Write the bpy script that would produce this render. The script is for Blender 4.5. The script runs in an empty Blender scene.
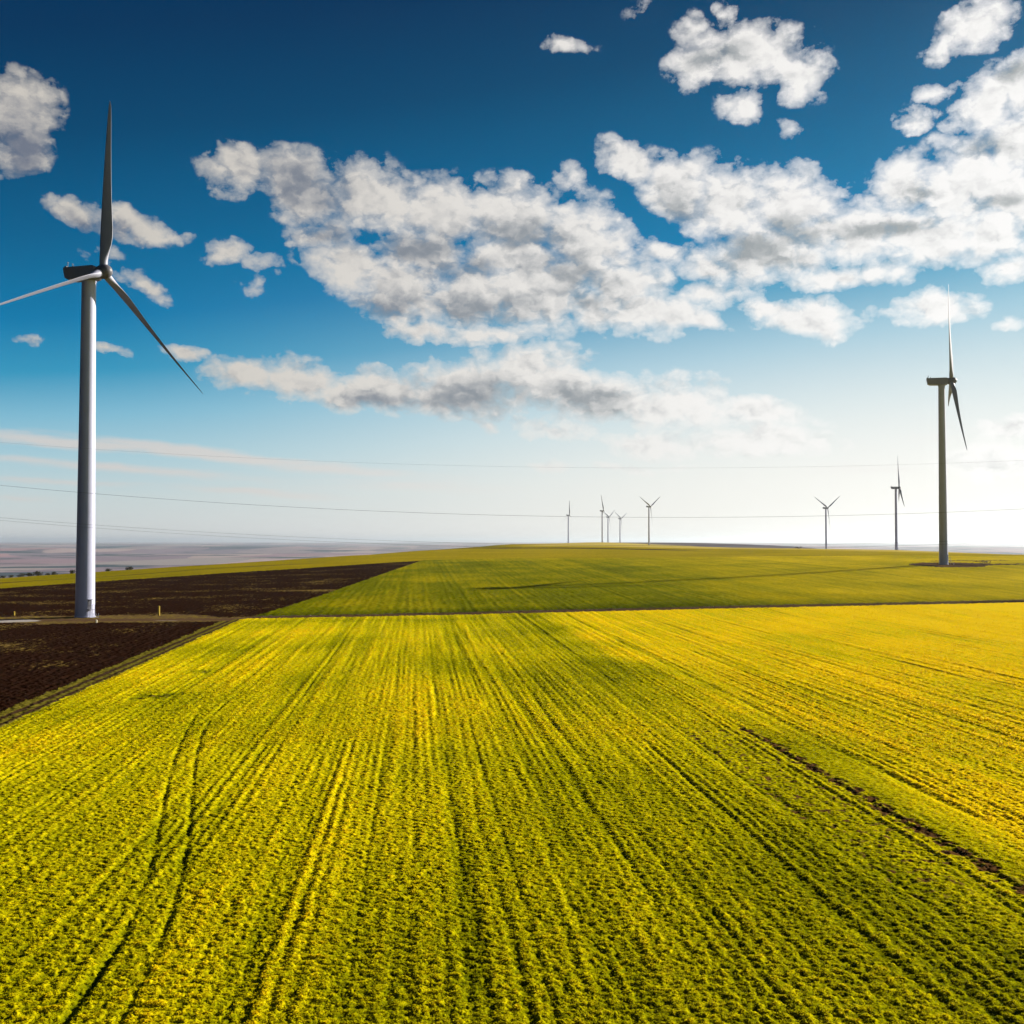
import bpy, bmesh, math, random
import numpy as np
from mathutils import Vector, Matrix

random.seed(7)
RNG = np.random.default_rng(11)
sc = bpy.context.scene
COL = sc.collection
rad = math.radians

# ------------------------------------------------------------------ camera
CAM_H, PITCH, FOC = 17.6, rad(1.62), 1024.0
cd = bpy.data.cameras.new('camera')
cam = bpy.data.objects.new('camera', cd)
COL.objects.link(cam)
cam.location = (0, 0, CAM_H)
cam.rotation_euler = (math.pi / 2 + PITCH, 0, 0)
cd.sensor_width = 36
cd.lens = 36
cd.clip_start = 0.5
cd.clip_end = 300000
sc.camera = cam

SUN_AZ, SUN_EL = rad(60), rad(21)      # azimuth clockwise from +Y
EXPOSURE = 1.2


def tag(o, label=None, cat=None, group=None, kind=None):
    if label: o['label'] = label
    if cat: o['category'] = cat
    if group: o['group'] = group
    if kind: o['kind'] = kind
    return o


# ------------------------------------------------------------------ noise
_perm = np.random.default_rng(3).permutation(4096).astype(np.int64)
_ang = np.random.default_rng(4).random(4096) * 2 * np.pi
_gx, _gy = np.cos(_ang).astype(np.float32), np.sin(_ang).astype(np.float32)


def perlin(x, y, seed=0):
    xi = np.floor(x); yi = np.floor(y)
    fx = (x - xi).astype(np.float32); fy = (y - yi).astype(np.float32)
    xi = xi.astype(np.int64) + seed * 57; yi = yi.astype(np.int64)

    def g(ix, iy, dx, dy):
        h = _perm[(ix + _perm[iy & 4095]) & 4095]
        return _gx[h] * dx + _gy[h] * dy
    u = fx * fx * fx * (fx * (fx * 6 - 15) + 10)
    v = fy * fy * fy * (fy * (fy * 6 - 15) + 10)
    a = g(xi, yi, fx, fy); b = g(xi + 1, yi, fx - 1, fy)
    c = g(xi, yi + 1, fx, fy - 1); d = g(xi + 1, yi + 1, fx - 1, fy - 1)
    return (a + (b - a) * u + (c - a) * v + (a - b - c + d) * u * v) * 1.5


def fbm(x, y, octaves, seed=0, rough=0.5):
    t = 0.0; amp = 1.0
    for k in range(octaves):
        t = t + amp * perlin(x, y, seed + k)
        x, y = 1.93 * x + 0.47 * y + 3.1, -0.47 * x + 1.93 * y + 7.7
        amp *= rough
    return t


def sstep(a, b, x):
    t = np.clip((x - a) / (b - a), 0, 1)
    return t * t * (3 - 2 * t)


# ------------------------------------------------------------------ terrain
_D = [20, 235, 300, 375, 450, 600, 800, 1100, 1500, 2000, 2600, 3000, 3500, 5000, 9000, 90000]
_T = {
    -300: [0, 0, 0, -1, -2, -9, -22, -34, -45, -54, -60, -60, -60, -60, -60, -60],
    0:    [0, 0, 0, 0, 0, -4, -15, -28, -40, -50, -57, -60, -60, -60, -60, -60],
    200:  [0, 0, .3, .8, 1.5, 3.5, -1.5, -14, -28, -42, -53, -58, -60, -60, -60, -60],
    350:  [0, 0, .8, 2.0, 3.2, 5.2, 6.3, 1, -10, -30, -46, -54, -60, -60, -60, -60],
    420:  [0, 0, 1.0, 2.4, 3.7, 6.1, 8.0, 7.5, 3, -8, -28, -42, -55, -60, -60, -60],
    500:  [0, 0, 1.3, 2.8, 4.2, 7.0, 9.0, 10.2, 11.3, 11.0, 4, -4, -20, -55, -60, -60],
    600:  [0, 0, 1.4, 3.0, 4.6, 7.4, 9.4, 11, 12.8, 14.6, 15.6, 13, 8, -25, -60, -60],
    650:  [0, 0, 1.5, 3.1, 4.9, 7.7, 9.8, 10.9, 11, 9.3, 7, 14.2, 8, -28, -60, -60],
    750:  [0, 0, 1.7, 3.5, 5.6, 8.5, 10.6, 10.3, 7, 1, -1, 9, 0, -35, -60, -60],
    700:  [0, 0, 1.6, 3.3, 5.2, 8.0, 10, 10.6, 9.3, 5, 3, 13.3, 5, -30, -60, -60],
    800:  [0, 0, 1.8, 3.7, 6.0, 9.0, 11, 9.5, 5, -3, -4, 2, -8, -40, -60, -60],
    900:  [0, 0, 2.0, 4.3, 7.2, 10, 10.5, 8, 3, -8, -20, -30, -42, -58, -60, -60],
    1024: [0, 0, 2.2, 4.8, 8.2, 9.6, 6.5, 0, -12, -24, -36, -46, -54, -60, -60, -60],
    1300: [0, 0, 2.2, 4.8, 7.0, 7.0, 3, -6, -18, -30, -42, -50, -58, -60, -60, -60],
}


def _build_table():
    xs = np.array(sorted(_T)); ld = np.log(np.array(_D, float))
    gx = np.linspace(-300, 1300, 161); gl = np.linspace(ld[0], ld[-1], 600)
    a = np.stack([np.interp(gl, ld, _T[k]) for k in xs])
    b = np.stack([np.interp(gx, xs, a[:, j]) for j in range(len(gl))], 1)
    for _ in range(3):
        p = np.pad(b, ((1, 1), (0, 0)), 'edge'); b = (p[:-2] + 2 * p[1:-1] + p[2:]) / 4
    for _ in range(8):
        p = np.pad(b, ((0, 0), (1, 1)), 'edge'); b = (p[:, :-2] + 2 * p[:, 1:-1] + p[:, 2:]) / 4
    return gl, b


_GL, _TB = _build_table()


def terrain(x, y):
    x = np.asarray(x, float); y = np.asarray(y, float)
    d = np.maximum(y, 20.0)
    X = np.clip(512 + FOC * x / d, -300, 1299.9)
    l = np.clip((np.log(d) - _GL[0]) / (_GL[1] - _GL[0]), 0, len(_GL) - 1.001)
    i = (X + 300) / 10.0
    i0 = i.astype(int); j0 = l.astype(int); fi = i - i0; fj = l - j0
    z = (_TB[i0, j0] * (1 - fi) * (1 - fj) + _TB[i0 + 1, j0] * fi * (1 - fj)
         + _TB[i0, j0 + 1] * (1 - fi) * fj + _TB[i0 + 1, j0 + 1] * fi * fj)
    r = np.hypot(x, y)
    far = sstep(3500, 9000, r)
    z = z + far * 26 * (fbm(x / 4200, y / 3000, 4, 40, .6) + 0.15)
    return z


def tz(x, y):
    return float(terrain(np.array([x]), np.array([y]))[0])


def horizon_row(X):
    return 541.2


def solve_depth(X, p, dmin, dmax):
    """depth at which the terrain along direction column X is seen at row p"""
    d = np.linspace(dmin, dmax, 3000)
    z = terrain((X - 512) / FOC * d, d)
    rows = 541.2 + (CAM_H - z) * FOC / d
    k = int(np.argmin(np.abs(rows - p)))
    return float(d[k])


def curve_of(points, dmin, dmax):
    X = np.array([q[0] for q in points], float)
    D = np.array([solve_depth(q[0], q[1], dmin, dmax) for q in points])
    return lambda xx: np.interp(xx, X, D)


# field boundaries on the ground (depth as a function of bearing column)
f_dark_top = curve_of([(-200, 593), (0, 589), (128, 580), (200, 575.2), (300, 569), (415, 561.5), (440, 560)], 320, 640)
f_green_top = curve_of([(380, 561.5), (415, 560.8), (500, 559), (600, 558.7), (700, 557.5), (800, 556.5), (900, 556), (1024, 557)], 420, 760)
f_brown = curve_of([(0, 582), (100, 576), (200, 569.5), (300, 562.5), (400, 553.6), (500, 548.6), (560, 548.2), (640, 549.6), (700, 551.2), (800, 553), (900, 555)], 380, 1500)


def row_u(x, y):
    return x + 0.094 * y


def y_track(x):
    return 234.0 + 0.205 * (x + 56.4) + 1.2 * np.sin(x / 31.0)


# ------------------------------------------------------------------ mesh helpers
def new_mesh_obj(name, verts, faces, mat, attrs=None, smooth=True, parent=None):
    """verts (n,3) array, faces (m,4) or (m,3) int array"""
    me = bpy.data.meshes.new(name)
    n, m, k = len(verts), len(faces), faces.shape[1]
    me.vertices.add(n)
    me.vertices.foreach_set('co', np.ascontiguousarray(verts, np.float32).ravel())
    me.loops.add(m * k)
    me.loops.foreach_set('vertex_index', np.ascontiguousarray(faces, np.int32).ravel())
    me.polygons.add(m)
    me.polygons.foreach_set('loop_start', np.arange(0, m * k, k, dtype=np.int32))
    me.polygons.foreach_set('loop_total', np.full(m, k, np.int32))
    if smooth:
        me.polygons.foreach_set('use_smooth', np.ones(m, bool))
    for an, av in (attrs or {}).items():
        a = me.attributes.new(an, 'FLOAT', 'POINT')
        a.data.foreach_set('value', np.ascontiguousarray(av, np.float32))
    me.update(calc_edges=True)
    me.validate()
    o = bpy.data.objects.new(name, me)
    COL.objects.link(o)
    if mat: me.materials.append(mat)
    if parent: o.parent = parent
    return o


def bm_obj(name, bm, mat, parent=None, smooth=False):
    me = bpy.data.meshes.new(name)
    bmesh.ops.recalc_face_normals(bm, faces=bm.faces)
    bm.to_mesh(me); bm.free()
    if smooth:
        me.polygons.foreach_set('use_smooth', np.ones(len(me.polygons), bool))
    me.materials.append(mat)
    o = bpy.data.objects.new(name, me)
    COL.objects.link(o)
    if parent: o.parent = parent
    return o


# ------------------------------------------------------------------ node helpers
class NT:
    def __init__(s, tree):
        s.t = tree; s.n = tree.nodes; s.l = tree.links

    def put(s, sock, v):
        if isinstance(v, bpy.types.NodeSocket): s.l.new(v, sock)
        elif v is not None: sock.default_value = v

    def node(s, kind, **kw):
        n = s.n.new(kind)
        for k, v in kw.items(): setattr(n, k, v)
        return n

    def math(s, op, a, b=None, c=None, clamp=False):
        n = s.node('ShaderNodeMath', operation=op, use_clamp=clamp)
        s.put(n.inputs[0], a)
        if b is not None: s.put(n.inputs[1], b)
        if c is not None: s.put(n.inputs[2], c)
        return n.outputs[0]

    def vmath(s, op, a, b=None):
        n = s.node('ShaderNodeVectorMath', operation=op)
        s.put(n.inputs[0], a)
        if b is not None: s.put(n.inputs[1], b)
        return n.outputs['Value'] if op in ('DOT_PRODUCT', 'LENGTH') else n.outputs[0]

    def ramp01(s, v, a, b, smooth=True, lo=0.0, hi=1.0):
        n = s.node('ShaderNodeMapRange', interpolation_type='SMOOTHSTEP' if smooth else 'LINEAR')
        s.put(n.inputs[0], v); s.put(n.inputs[1], a); s.put(n.inputs[2], b)
        n.inputs[3].default_value = lo; n.inputs[4].default_value = hi
        return n.outputs[0]

    def mix(s, f, a, b, mode='MIX'):
        n = s.node('ShaderNodeMix', data_type='RGBA', blend_type=mode)
        s.put(n.inputs[0], f)
        for k, v in ((6, a), (7, b)):
            if isinstance(v, (tuple, list)) and len(v) == 3: v = (*v, 1)
            s.put(n.inputs[k], v)
        return n.outputs[2]

    def noise(s, vec, scale, detail=4, rough=0.5, dims='3D', dist=0.0, out=0):
        n = s.node('ShaderNodeTexNoise', noise_dimensions=dims)
        s.put(n.inputs['Vector'], vec)
        n.inputs['Scale'].default_value = scale
        n.inputs['Detail'].default_value = detail
        n.inputs['Roughness'].default_value = rough
        n.inputs['Distortion'].default_value = dist
        return n.outputs[out]

    def attr(s, name):
        return s.node('ShaderNodeAttribute', attribute_name=name).outputs['Fac']

    def coords(s):
        return s.node('ShaderNodeNewGeometry').outputs['Position']

    def scaled(s, vec, sx, sy, sz, rz=0.0):
        n = s.node('ShaderNodeMapping')
        s.put(n.inputs[0], vec)
        n.inputs['Scale'].default_value = (sx, sy, sz)
        n.inputs['Rotation'].default_value = (0, 0, rz)
        return n.outputs[0]

    def curve(s, v, pts):
        n = s.node('ShaderNodeValToRGB')
        s.put(n.inputs[0], v)
        e = n.color_ramp.elements
        while len(e) < len(pts): e.new(0.5)
        for k, (p, c) in enumerate(pts):
            e[k].position = p; e[k].color = (*c, 1)
        return n.outputs[0]


def material(name):
    m = bpy.data.materials.new(name); m.use_nodes = True
    t = NT(m.node_tree)
    b = [n for n in m.node_tree.nodes if n.type == 'BSDF_PRINCIPLED'][0]
    return m, t, b


def surf(b, t, color, rough=0.8, spec=0.2, bump=None, bump_strength=0.3, bump_dist=0.05):
    t.put(b.inputs['Base Color'], color if not isinstance(color, tuple) else (*color, 1))
    t.put(b.inputs['Roughness'], rough)
    b.inputs['Specular IOR Level'].default_value = spec
    if bump is not None:
        n = t.node('ShaderNodeBump')
        n.inputs['Strength'].default_value = bump_strength
        n.inputs['Distance'].default_value = bump_dist
        t.put(n.inputs['Height'], bump)
        t.l.new(n.outputs[0], b.inputs['Normal'])


# ------------------------------------------------------------------ field materials
ROWROT = math.atan(0.094)
SOIL = (0.050, 0.030, 0.020)


def mat_crop():
    m, t, b = material('young_crop')
    p = t.coords()
    n1 = t.noise(p, 3.2, 4, 0.65)
    n2 = t.noise(t.scaled(p, 2.2, 0.25, 1, -ROWROT), 1.0, 3, 0.6)
    f = t.math('ADD', t.attr('yellow'), t.math('MULTIPLY', t.math('SUBTRACT', n1, 0.5), 0.55))
    f = t.math('ADD', f, t.math('MULTIPLY', t.math('SUBTRACT', n2, 0.5), 0.5))
    c = t.curve(f, [(0.0, (0.055, 0.070, 0.001)), (0.35, (0.23, 0.225, 0.001)),
                    (0.65, (0.46, 0.395, 0.002)), (1.0, (0.70, 0.49, 0.003))])
    s = t.math('ADD', t.attr('soil'), t.math('MULTIPLY', t.math('SUBTRACT', n1, 0.5), 0.5))
    c = t.mix(t.ramp01(s, 0.35, 0.75), c, (0.085, 0.042, 0.014))
    surf(b, t, c, 0.9, 0.0)
    return m


def mat_tuft():
    m, t, b = material('crop_leaf')
    p = t.coords()
    n1 = t.noise(p, 6.0, 2, 0.6)
    f = t.math('ADD', t.attr('yellow'), t.math('MULTIPLY', t.math('SUBTRACT', n1, 0.5), 0.4))
    c = t.curve(f, [(0.0, (0.06, 0.075, 0.001)), (0.35, (0.30, 0.285, 0.001)),
                    (0.65, (0.57, 0.485, 0.002)), (1.0, (0.78, 0.55, 0.004))])
    surf(b, t, c, 0.8, 0.02)
    tr = t.node('ShaderNodeBsdfTranslucent')
    t.put(tr.inputs[0], c)
    mx = t.node('ShaderNodeMixShader'); mx.inputs[0].default_value = 0.5
    t.l.new(b.outputs[0], mx.inputs[1]); t.l.new(tr.outputs[0], mx.inputs[2])
    out = [n for n in t.n if n.type == 'OUTPUT_MATERIAL'][0]
    t.l.new(mx.outputs[0], out.inputs[0])
    return m


def mat_green():
    m, t, b = material('green_crop')
    p = t.coords()
    n1 = t.noise(t.scaled(p, 0.9, 0.06, 1, -ROWROT), 1.0, 4, 0.6)
    n2 = t.noise(p, 0.035, 4, 0.55)
    f = t.math('ADD', t.attr('yellow'), t.math('MULTIPLY', t.math('SUBTRACT', n1, 0.5), 0.35))
    f = t.math('ADD', f, t.math('MULTIPLY', t.math('SUBTRACT', n2, 0.5), 0.5))
    c = t.curve(f, [(0.0, (0.045, 0.058, 0.001)), (0.4, (0.120, 0.125, 0.001)),
                    (0.75, (0.29, 0.235, 0.002)), (1.0, (0.45, 0.33, 0.004))])
    s = t.math('ADD', t.attr('soil'), t.math('MULTIPLY', t.math('SUBTRACT', n1, 0.5), 0.3))
    c = t.mix(t.ramp01(s, 0.35, 0.75), c, SOIL)
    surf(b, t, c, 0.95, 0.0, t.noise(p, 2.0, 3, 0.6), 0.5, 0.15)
    return m


def mat_ploughed():
    m, t, b = material('ploughed_soil')
    p = t.coords()
    pr = t.scaled(p, 1.2, 0.10, 1, -ROWROT)
    n1 = t.noise(pr, 1.0, 5, 0.65)
    n2 = t.noise(p, 0.05, 4, 0.6)
    c = t.mix(n1, (0.0075, 0.0028, 0.0016), (0.024, 0.0095, 0.005))
    w = t.math('ADD', t.math('MULTIPLY', t.noise(t.scaled(p, 1.3, 0.55, 1, -ROWROT), 1.0, 4, 0.75), 1.15), t.math('MULTIPLY', n2, 0.9))
    w = t.math('ADD', w, t.attr('yellow'))
    fl = t.mix(t.noise(p, 0.5, 3, 0.6), (0.16, 0.115, 0.010), (0.15, 0.095, 0.045))
    c = t.mix(t.math('MULTIPLY', t.ramp01(w, 1.14, 1.36), 0.9), c, fl)
    surf(b, t, c, 0.95, 0.0, n1, 0.6, 0.12)
    return m


def mat_track():
    m, t, b = material('dirt_track')
    p = t.coords()
    n1 = t.noise(t.scaled(p, 0.12, 1.2, 1), 1.0, 5, 0.65)
    n2 = t.noise(p, 0.7, 5, 0.65)
    c = t.mix(n1, (0.045, 0.025, 0.015), (0.12, 0.072, 0.036))
    c = t.mix(t.ramp01(t.math('ADD', t.attr('yellow'), t.math('MULTIPLY', t.math('SUBTRACT', n2, 0.5), 0.6)), -0.2, -0.6), c, (0.022, 0.012, 0.008))
    g = t.math('ADD', t.attr('yellow'), t.math('MULTIPLY', t.math('SUBTRACT', n2, 0.5), 0.9))
    c = t.mix(t.ramp01(g, 0.45, 0.7), c, (0.16, 0.12, 0.018))
    c = t.mix(t.ramp01(t.attr('soil'), 0.4, 0.8), c, (0.30, 0.27, 0.25))
    surf(b, t, c, 0.95, 0.0, n2, 0.5, 0.1)
    return m


def mat_verge():
    m, t, b = material('rough_verge')
    p = t.coords()
    n1 = t.noise(t.scaled(p, 1.6, 0.12, 1, -ROWROT), 1.0, 4, 0.6)
    n2 = t.noise(p, 1.6, 4, 0.65)
    c = t.mix(n2, (0.060, 0.055, 0.008), (0.17, 0.14, 0.015))
    s = t.math('ADD', t.attr('soil'), t.math('MULTIPLY', t.math('SUBTRACT', n1, 0.5), 0.8))
    c = t.mix(t.ramp01(s, 0.35, 0.65), c, (0.040, 0.022, 0.012))
    surf(b, t, c, 0.95, 0.0, n2, 0.6, 0.1)
    return m


def mat_ground():
    m, t, b = material('open_country')
    p = t.coords()
    n1 = t.noise(t.scaled(p, 0.4, 0.05, 1, -ROWROT), 1.0, 4, 0.6)
    n2 = t.noise(p, 0.02, 4, 0.6)
    f = t.math('ADD', t.attr('yellow'), t.math('MULTIPLY', t.math('SUBTRACT', n2, 0.5), 0.4))
    f = t.math('ADD', f, t.math('MULTIPLY', t.math('SUBTRACT', n1, 0.5), 0.25))
    near = t.curve(f, [(0.0, (0.06, 0.07, 0.002)), (0.4, (0.15, 0.13, 0.003)),
                       (0.7, (0.28, 0.21, 0.004)), (1.0, (0.40, 0.31, 0.07))])
    s = t.math('ADD', t.attr('soil'), t.math('MULTIPLY', t.math('SUBTRACT', n2, 0.5), 0.4))
    near = t.mix(t.ramp01(s, 0.35, 0.75), near, (0.045, 0.028, 0.016))
    # far fields: a patchwork, with the blue of haze put into its colours
    v = t.node('ShaderNodeTexVoronoi')
    pd = t.vmath('ADD', t.scaled(p, 0.0024, 0.00075, 0.0, 0.3), t.vmath('SCALE', t.noise(p, 0.0004, 3, 0.5, out=1)))
    t.put(v.inputs['Vector'], pd)
    v.inputs['Scale'].default_value = 1.0
    sep = t.node('ShaderNodeSeparateColor'); t.l.new(v.outputs['Color'], sep.inputs[0])
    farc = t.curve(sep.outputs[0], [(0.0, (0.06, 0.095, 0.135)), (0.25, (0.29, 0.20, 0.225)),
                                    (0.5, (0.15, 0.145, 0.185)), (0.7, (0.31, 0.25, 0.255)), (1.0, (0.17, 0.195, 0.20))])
    farc = t.mix(t.ramp01(t.noise(p, 0.0012, 6, 0.65), 0.52, 0.60), farc, (0.055, 0.08, 0.10))  # wooded patches, their colour blued to stand for haze
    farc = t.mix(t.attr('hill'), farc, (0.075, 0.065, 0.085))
    c = t.mix(t.attr('far'), near, farc)
    surf(b, t, c, 0.95, 0.0, n1, 0.3, 0.1)
    return m


# ------------------------------------------------------------------ the ground sheet
def build_ground():
    fine = np.arange(-0.655, 0.655, 0.00105)
    coarse = np.linspace(0.655, 2 * math.pi - 0.655, 90)[:-1]
    az = np.concatenate([fine, coarse])
    na = len(az)
    r = [1.0, 8.0, 16.0, 22.0, 26.0]
    d = 29.0
    while d < 320: r.append(d); d += max(0.085, 0.00125 * d)
    while d < 3300: r.append(d); d *= 1.0042
    while d < 12000: r.append(d); d *= 1.012
    while d < 70000: r.append(d); d *= 1.05
    r = np.array(r); nr = len(r)
    R, A = np.meshgrid(r, az, indexing='ij')
    x = (R * np.sin(A)); y = (R * np.cos(A))
    del A
    z = terrain(x, y)
    X = np.where(y > 1, 512 + FOC * x / np.maximum(y, 1), np.where(x > 0, 3000, -3000))
    u = row_u(x, y); v = y - 0.094 * x
    yt = y_track(x)
    wob = perlin(x / 6.0, y / 6.0, 5) * 0.45 + perlin(x / 1.6, y / 1.6, 6) * 0.30 + perlin(x / 0.6, y / 0.6, 9) * 0.2
    wob2 = perlin(x / 14.0, y / 14.0, 7) * 1.2 + perlin(x / 3, y / 3, 8) * 0.6
    infine = (np.abs(np.arctan2(x, y)) < 0.65)
    # ---- classify
    uu = u + wob
    yy = y + wob2
    ahead = y > -200
    CROP, VERGE, PLOUGH, TRACK, GREEN, GROUND = range(6)
    fid = np.full(R.shape, GROUND, np.int8)
    xr = -59.5 + 0.02 * (y - 250)
    dt = f_dark_top(X); gt = f_green_top(X)
    fid[(y >= yt) & (yy < dt) & (x + wob < xr) & ahead] = PLOUGH
    fid[(y < yt) & (uu <= -42.5)] = PLOUGH
    fid[(y >= yt) & (x + wob >= xr) & (yy < gt)] = GREEN
    fid[(y < yt) & (uu > -39.1)] = CROP
    fid[(y < yt + 2) & (uu <= -39.1) & (uu > -42.5)] = VERGE
    tw = (yy > yt - 1.0) & (yy < yt + 4.6) & (x > -64)
    fid[tw] = TRACK
    padc = 229.5 + (x + 88) * 0.05
    padw = 8.5 * np.exp(-((x + 94) / 30.0) ** 4) + 3.0
    fid[(np.abs(y + 3.5 * wob2 - padc) < padw) & (x < -62) & (x > -175)] = TRACK
    pd2 = np.hypot((x - 188.5), (y - 443) * 0.9) + 2.2 * wob2
    fid[pd2 < 17 + 2.5 * perlin(x / 7.0, y / 7.0, 19)] = TRACK
    fid[(np.abs(y - 440 + 0.10 * (x - 188) + 1.6 * wob2) < 4.5 - 0.045 * (x - 188)) & (x > 188) & (x < 262)] = TRACK
    fid[(np.abs(y - 482 + 1.5 * wob2) < 3.0) & (np.abs(x - 214) < 16 + 4 * wob2)] = TRACK
    # ---- attributes
    yellow = np.zeros(R.shape, np.float32); soil = np.zeros(R.shape, np.float32); far = np.zeros(R.shape, np.float32)
    h = np.zeros(R.shape, np.float32)
    # near crop
    k = (fid == CROP) & infine & (R > 27)
    xc, yc, uc, vc = x[k], y[k], u[k], v[k]
    rows = (0.45 * perlin(uc / 0.62, vc / 30.0, 10) + 0.45 * perlin(uc / 1.7, vc / 110.0, 11)
            + 0.5 * perlin(uc / 4.2, vc / 260.0, 12))
    # drilled rows: narrow, continuous, each of its own strength
    un = uc / 1.25
    rid = np.round(un)
    dist = (un - rid + 0.22 * _gx[(rid.astype(np.int64) * 37) & 4095] + 0.07 * perlin(vc / 14.0, rid * 5.3, 15)) * 1.25
    amp = np.clip(0.35 + 0.75 * _gy[(rid.astype(np.int64) * 53) & 4095], 0, 1) * np.clip(0.75 + 0.8 * perlin(vc / 22.0, rid * 3.7, 16), 0.1, 1.2)
    drill = np.exp(-(dist / 0.17) ** 2) * amp
    clump = fbm(xc / 0.46, yc / 0.36, 4, 20, 0.75)
    big = fbm(xc / 22.0, yc / 30.0, 3, 30)
    smooth_strip = sstep(30.5, 31.5, uc) * (1 - sstep(35.0, 36.0, uc)) * (1 - 0.85 * sstep(90, 190, yc))
    rough = 1 - 0.3 * smooth_strip
    rows = rows * (1 + 0.5 * sstep(60, 140, yc))
    comb = np.sin(uc * 3.3 + 1.2 * perlin(uc / 3, vc / 60, 13)) * np.clip(0.5 + 0.9 * perlin(uc / 7.0, vc / 70.0, 14), 0, 1) * sstep(45, 110, yc)
    comb = comb + 0.8 * np.sin(uc * 8.4 + 1.5 * perlin(uc / 2, vc / 50, 17)) * np.clip(0.4 + 0.9 * perlin(uc / 4.0, vc / 50.0, 18), 0, 1) * (1 - sstep(120, 200, yc))
    hc = 0.20 + rough * (0.068 * clump + 0.075 * rows + 0.045 * comb - 0.06 * drill)
    yel = 0.515 + 0.24 * clump * rough + 0.17 * rows + 0.065 * comb - 0.12 * drill + 0.18 * big
    # golden part to the right of the strip, greener centre and foreground
    yel += 0.33 * sstep(24 + 8 * (1 - sstep(90, 200, yc)), 38.0, uc + 2.5 * big) + 0.10 * sstep(60, 110, uc)
    yel += 0.10 * (1 - sstep(-34, -8, uc)) - 0.08 * np.exp(-((uc - 27) / 9.0) ** 2)
    yel += 0.07 * sstep(2, 14, uc) * (1 - sstep(60, 110, yc))
    yel -= 0.10 * np.exp(-((uc - 19) / 5.0) ** 2) * sstep(80, 170, yc)
    yel -= 0.14 * (1 - sstep(34, 90, yc)) + 0.10 * smooth_strip
    so = np.zeros_like(yel)

    def groove(dist, w, depth, s):
        g = np.exp(-(dist / w) ** 2)
        return g * depth, g * s
    # tramlines along the drilling direction
    for u0, w, dep, s in ((-12.75, .22, .11, .28), (-14.6, .22, .08, .2), (2.2, .24, .09, .25), (4.1, .24, .08, .2), (-0.2, .2, .08, .2),
                          (11.5, .28, .14, .35), (13.4, .28, .12, .35), (19.8, .25, .13, .35), (24.6, .3, .12, .4), (7.6, .25, .10, .2),
                          (35.4, .35, .18, .6), (-5.3, .25, .1, .25), (44, .3, .1, .3), (52.5, .3, .12, .4), (61, .3, .1, .3), (71, .3, .12, .4),
                          (-20.5, .25, .07, .15), (-27, .25, .08, .2)):
        gd, gs = groove(uc - u0 - 0.25 * perlin(vc / 18.0, vc * 0 + u0, 60), w, dep, s)
        brk = 0.72 * np.clip(0.65 + 0.9 * perlin(vc / 9.0, vc * 0 + u0 * 3.3, 61), 0.15, 1)
        hc -= gd * brk; so += gs * brk; yel -= gd * brk * 1.2
    # the two curving wheel tracks
    la = [(129, 1019), (148, 972), (176, 910), (191, 844), (195, 777), (213, 719), (232, 700)]
    lb = [(78, 1011), (117, 949), (145, 902), (156, 847), (168, 797), (185, 738), (200, 712)]
    for line in (la, lb):
        P = np.array([((X0 - 512) / FOC * (CAM_H * FOC / (p0 - 541.2)), CAM_H * FOC / (p0 - 541.2)) for X0, p0 in line])
        o = np.argsort(P[:, 1]); P = P[o]
        # smooth cubic through the points
        co = np.polyfit(P[:, 1], P[:, 0], 4)
        inside = sstep(P[0, 1] - 4, P[0, 1], yc) * (1 - sstep(P[-1, 1], P[-1, 1] + 12, yc))
        gd, gs = groove(np.where(inside > 0, xc - np.polyval(co, np.clip(yc, P[0, 1] - 4, P[-1, 1] + 12)), 9), .19, .12, .27)
        brk = inside * np.clip(0.85 + 0.8 * perlin(xc / 2.2, yc / 5.0, 68), 0.2, 1)
        hc -= gd * brk; so += gs * brk; yel -= gd * brk * 1.6
    # bare broken strip on the right
    along = 1 - sstep(95, 99, yc)
    brk = np.clip(0.55 + 0.9 * fbm(xc / 1.1, yc / 1.3, 3, 62, .7), 0, 1)
    g = np.exp(-((uc - 30.75 - 0.35 * perlin(xc / 1.5, yc / 1.5, 69)) / 0.52) ** 2) * along
    so += 1.5 * g * np.maximum(brk, 0.36); hc -= 0.12 * g * brk
    bare = sstep(23, 25, uc) * (1 - sstep(30.2, 30.7, uc)) * along * sstep(40, 55, yc)
    so += bare * np.clip(0.20 + 0.75 * fbm(xc / 0.8, yc / 0.8, 3, 64), 0, 0.75); hc -= 0.07 * bare
    # thin bare marks near the left edge
    for (px, py, sx, sy) in ((160, 696, 2.3, 1.6), (204, 672, 1.6, 2.2), (140, 699, 1.5, .8)):
        dd = CAM_H * FOC / (py - 541.2); cx = (px - 512) / FOC * dd
        g = np.exp(-((xc - cx) / sx) ** 2 - ((yc - dd) / sy) ** 2)
        g *= np.clip(0.7 + 1.3 * fbm(xc / 1.2, yc / 1.2, 2, 66), 0, 1.3)
        so += 0.6 * g; yel -= 0.6 * g; hc -= 0.12 * g
    # oblique headland line at far right: brighter beyond it
    tl = (xc - 78.5) / (86.7 - 78.5) * (173.3 - 235.6) + 235.6
    side = yc - tl - 0.6 * perlin(xc / 10, yc / 10, 70)
    on = sstep(74, 80, xc)
    yel += 0.12 * on * sstep(0, 1.5, side) - 0.10 * on * (1 - sstep(0, 1, side)) * sstep(-14, -2, side)
    gd, gs = groove(side, 1.0, .12, .35); hc -= gd * on; so += gs * on
    # headland along the far edge
    edge = yt[k] - yc
    yel += -0.10 * np.exp(-((edge - 14) / 5) ** 2) * (1 - sstep(-20, 30, xc))
    e0 = sstep(0.0, 0.9, uc + 39.1 + 0 * edge) * sstep(0.6, 2.0, edge)
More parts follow.
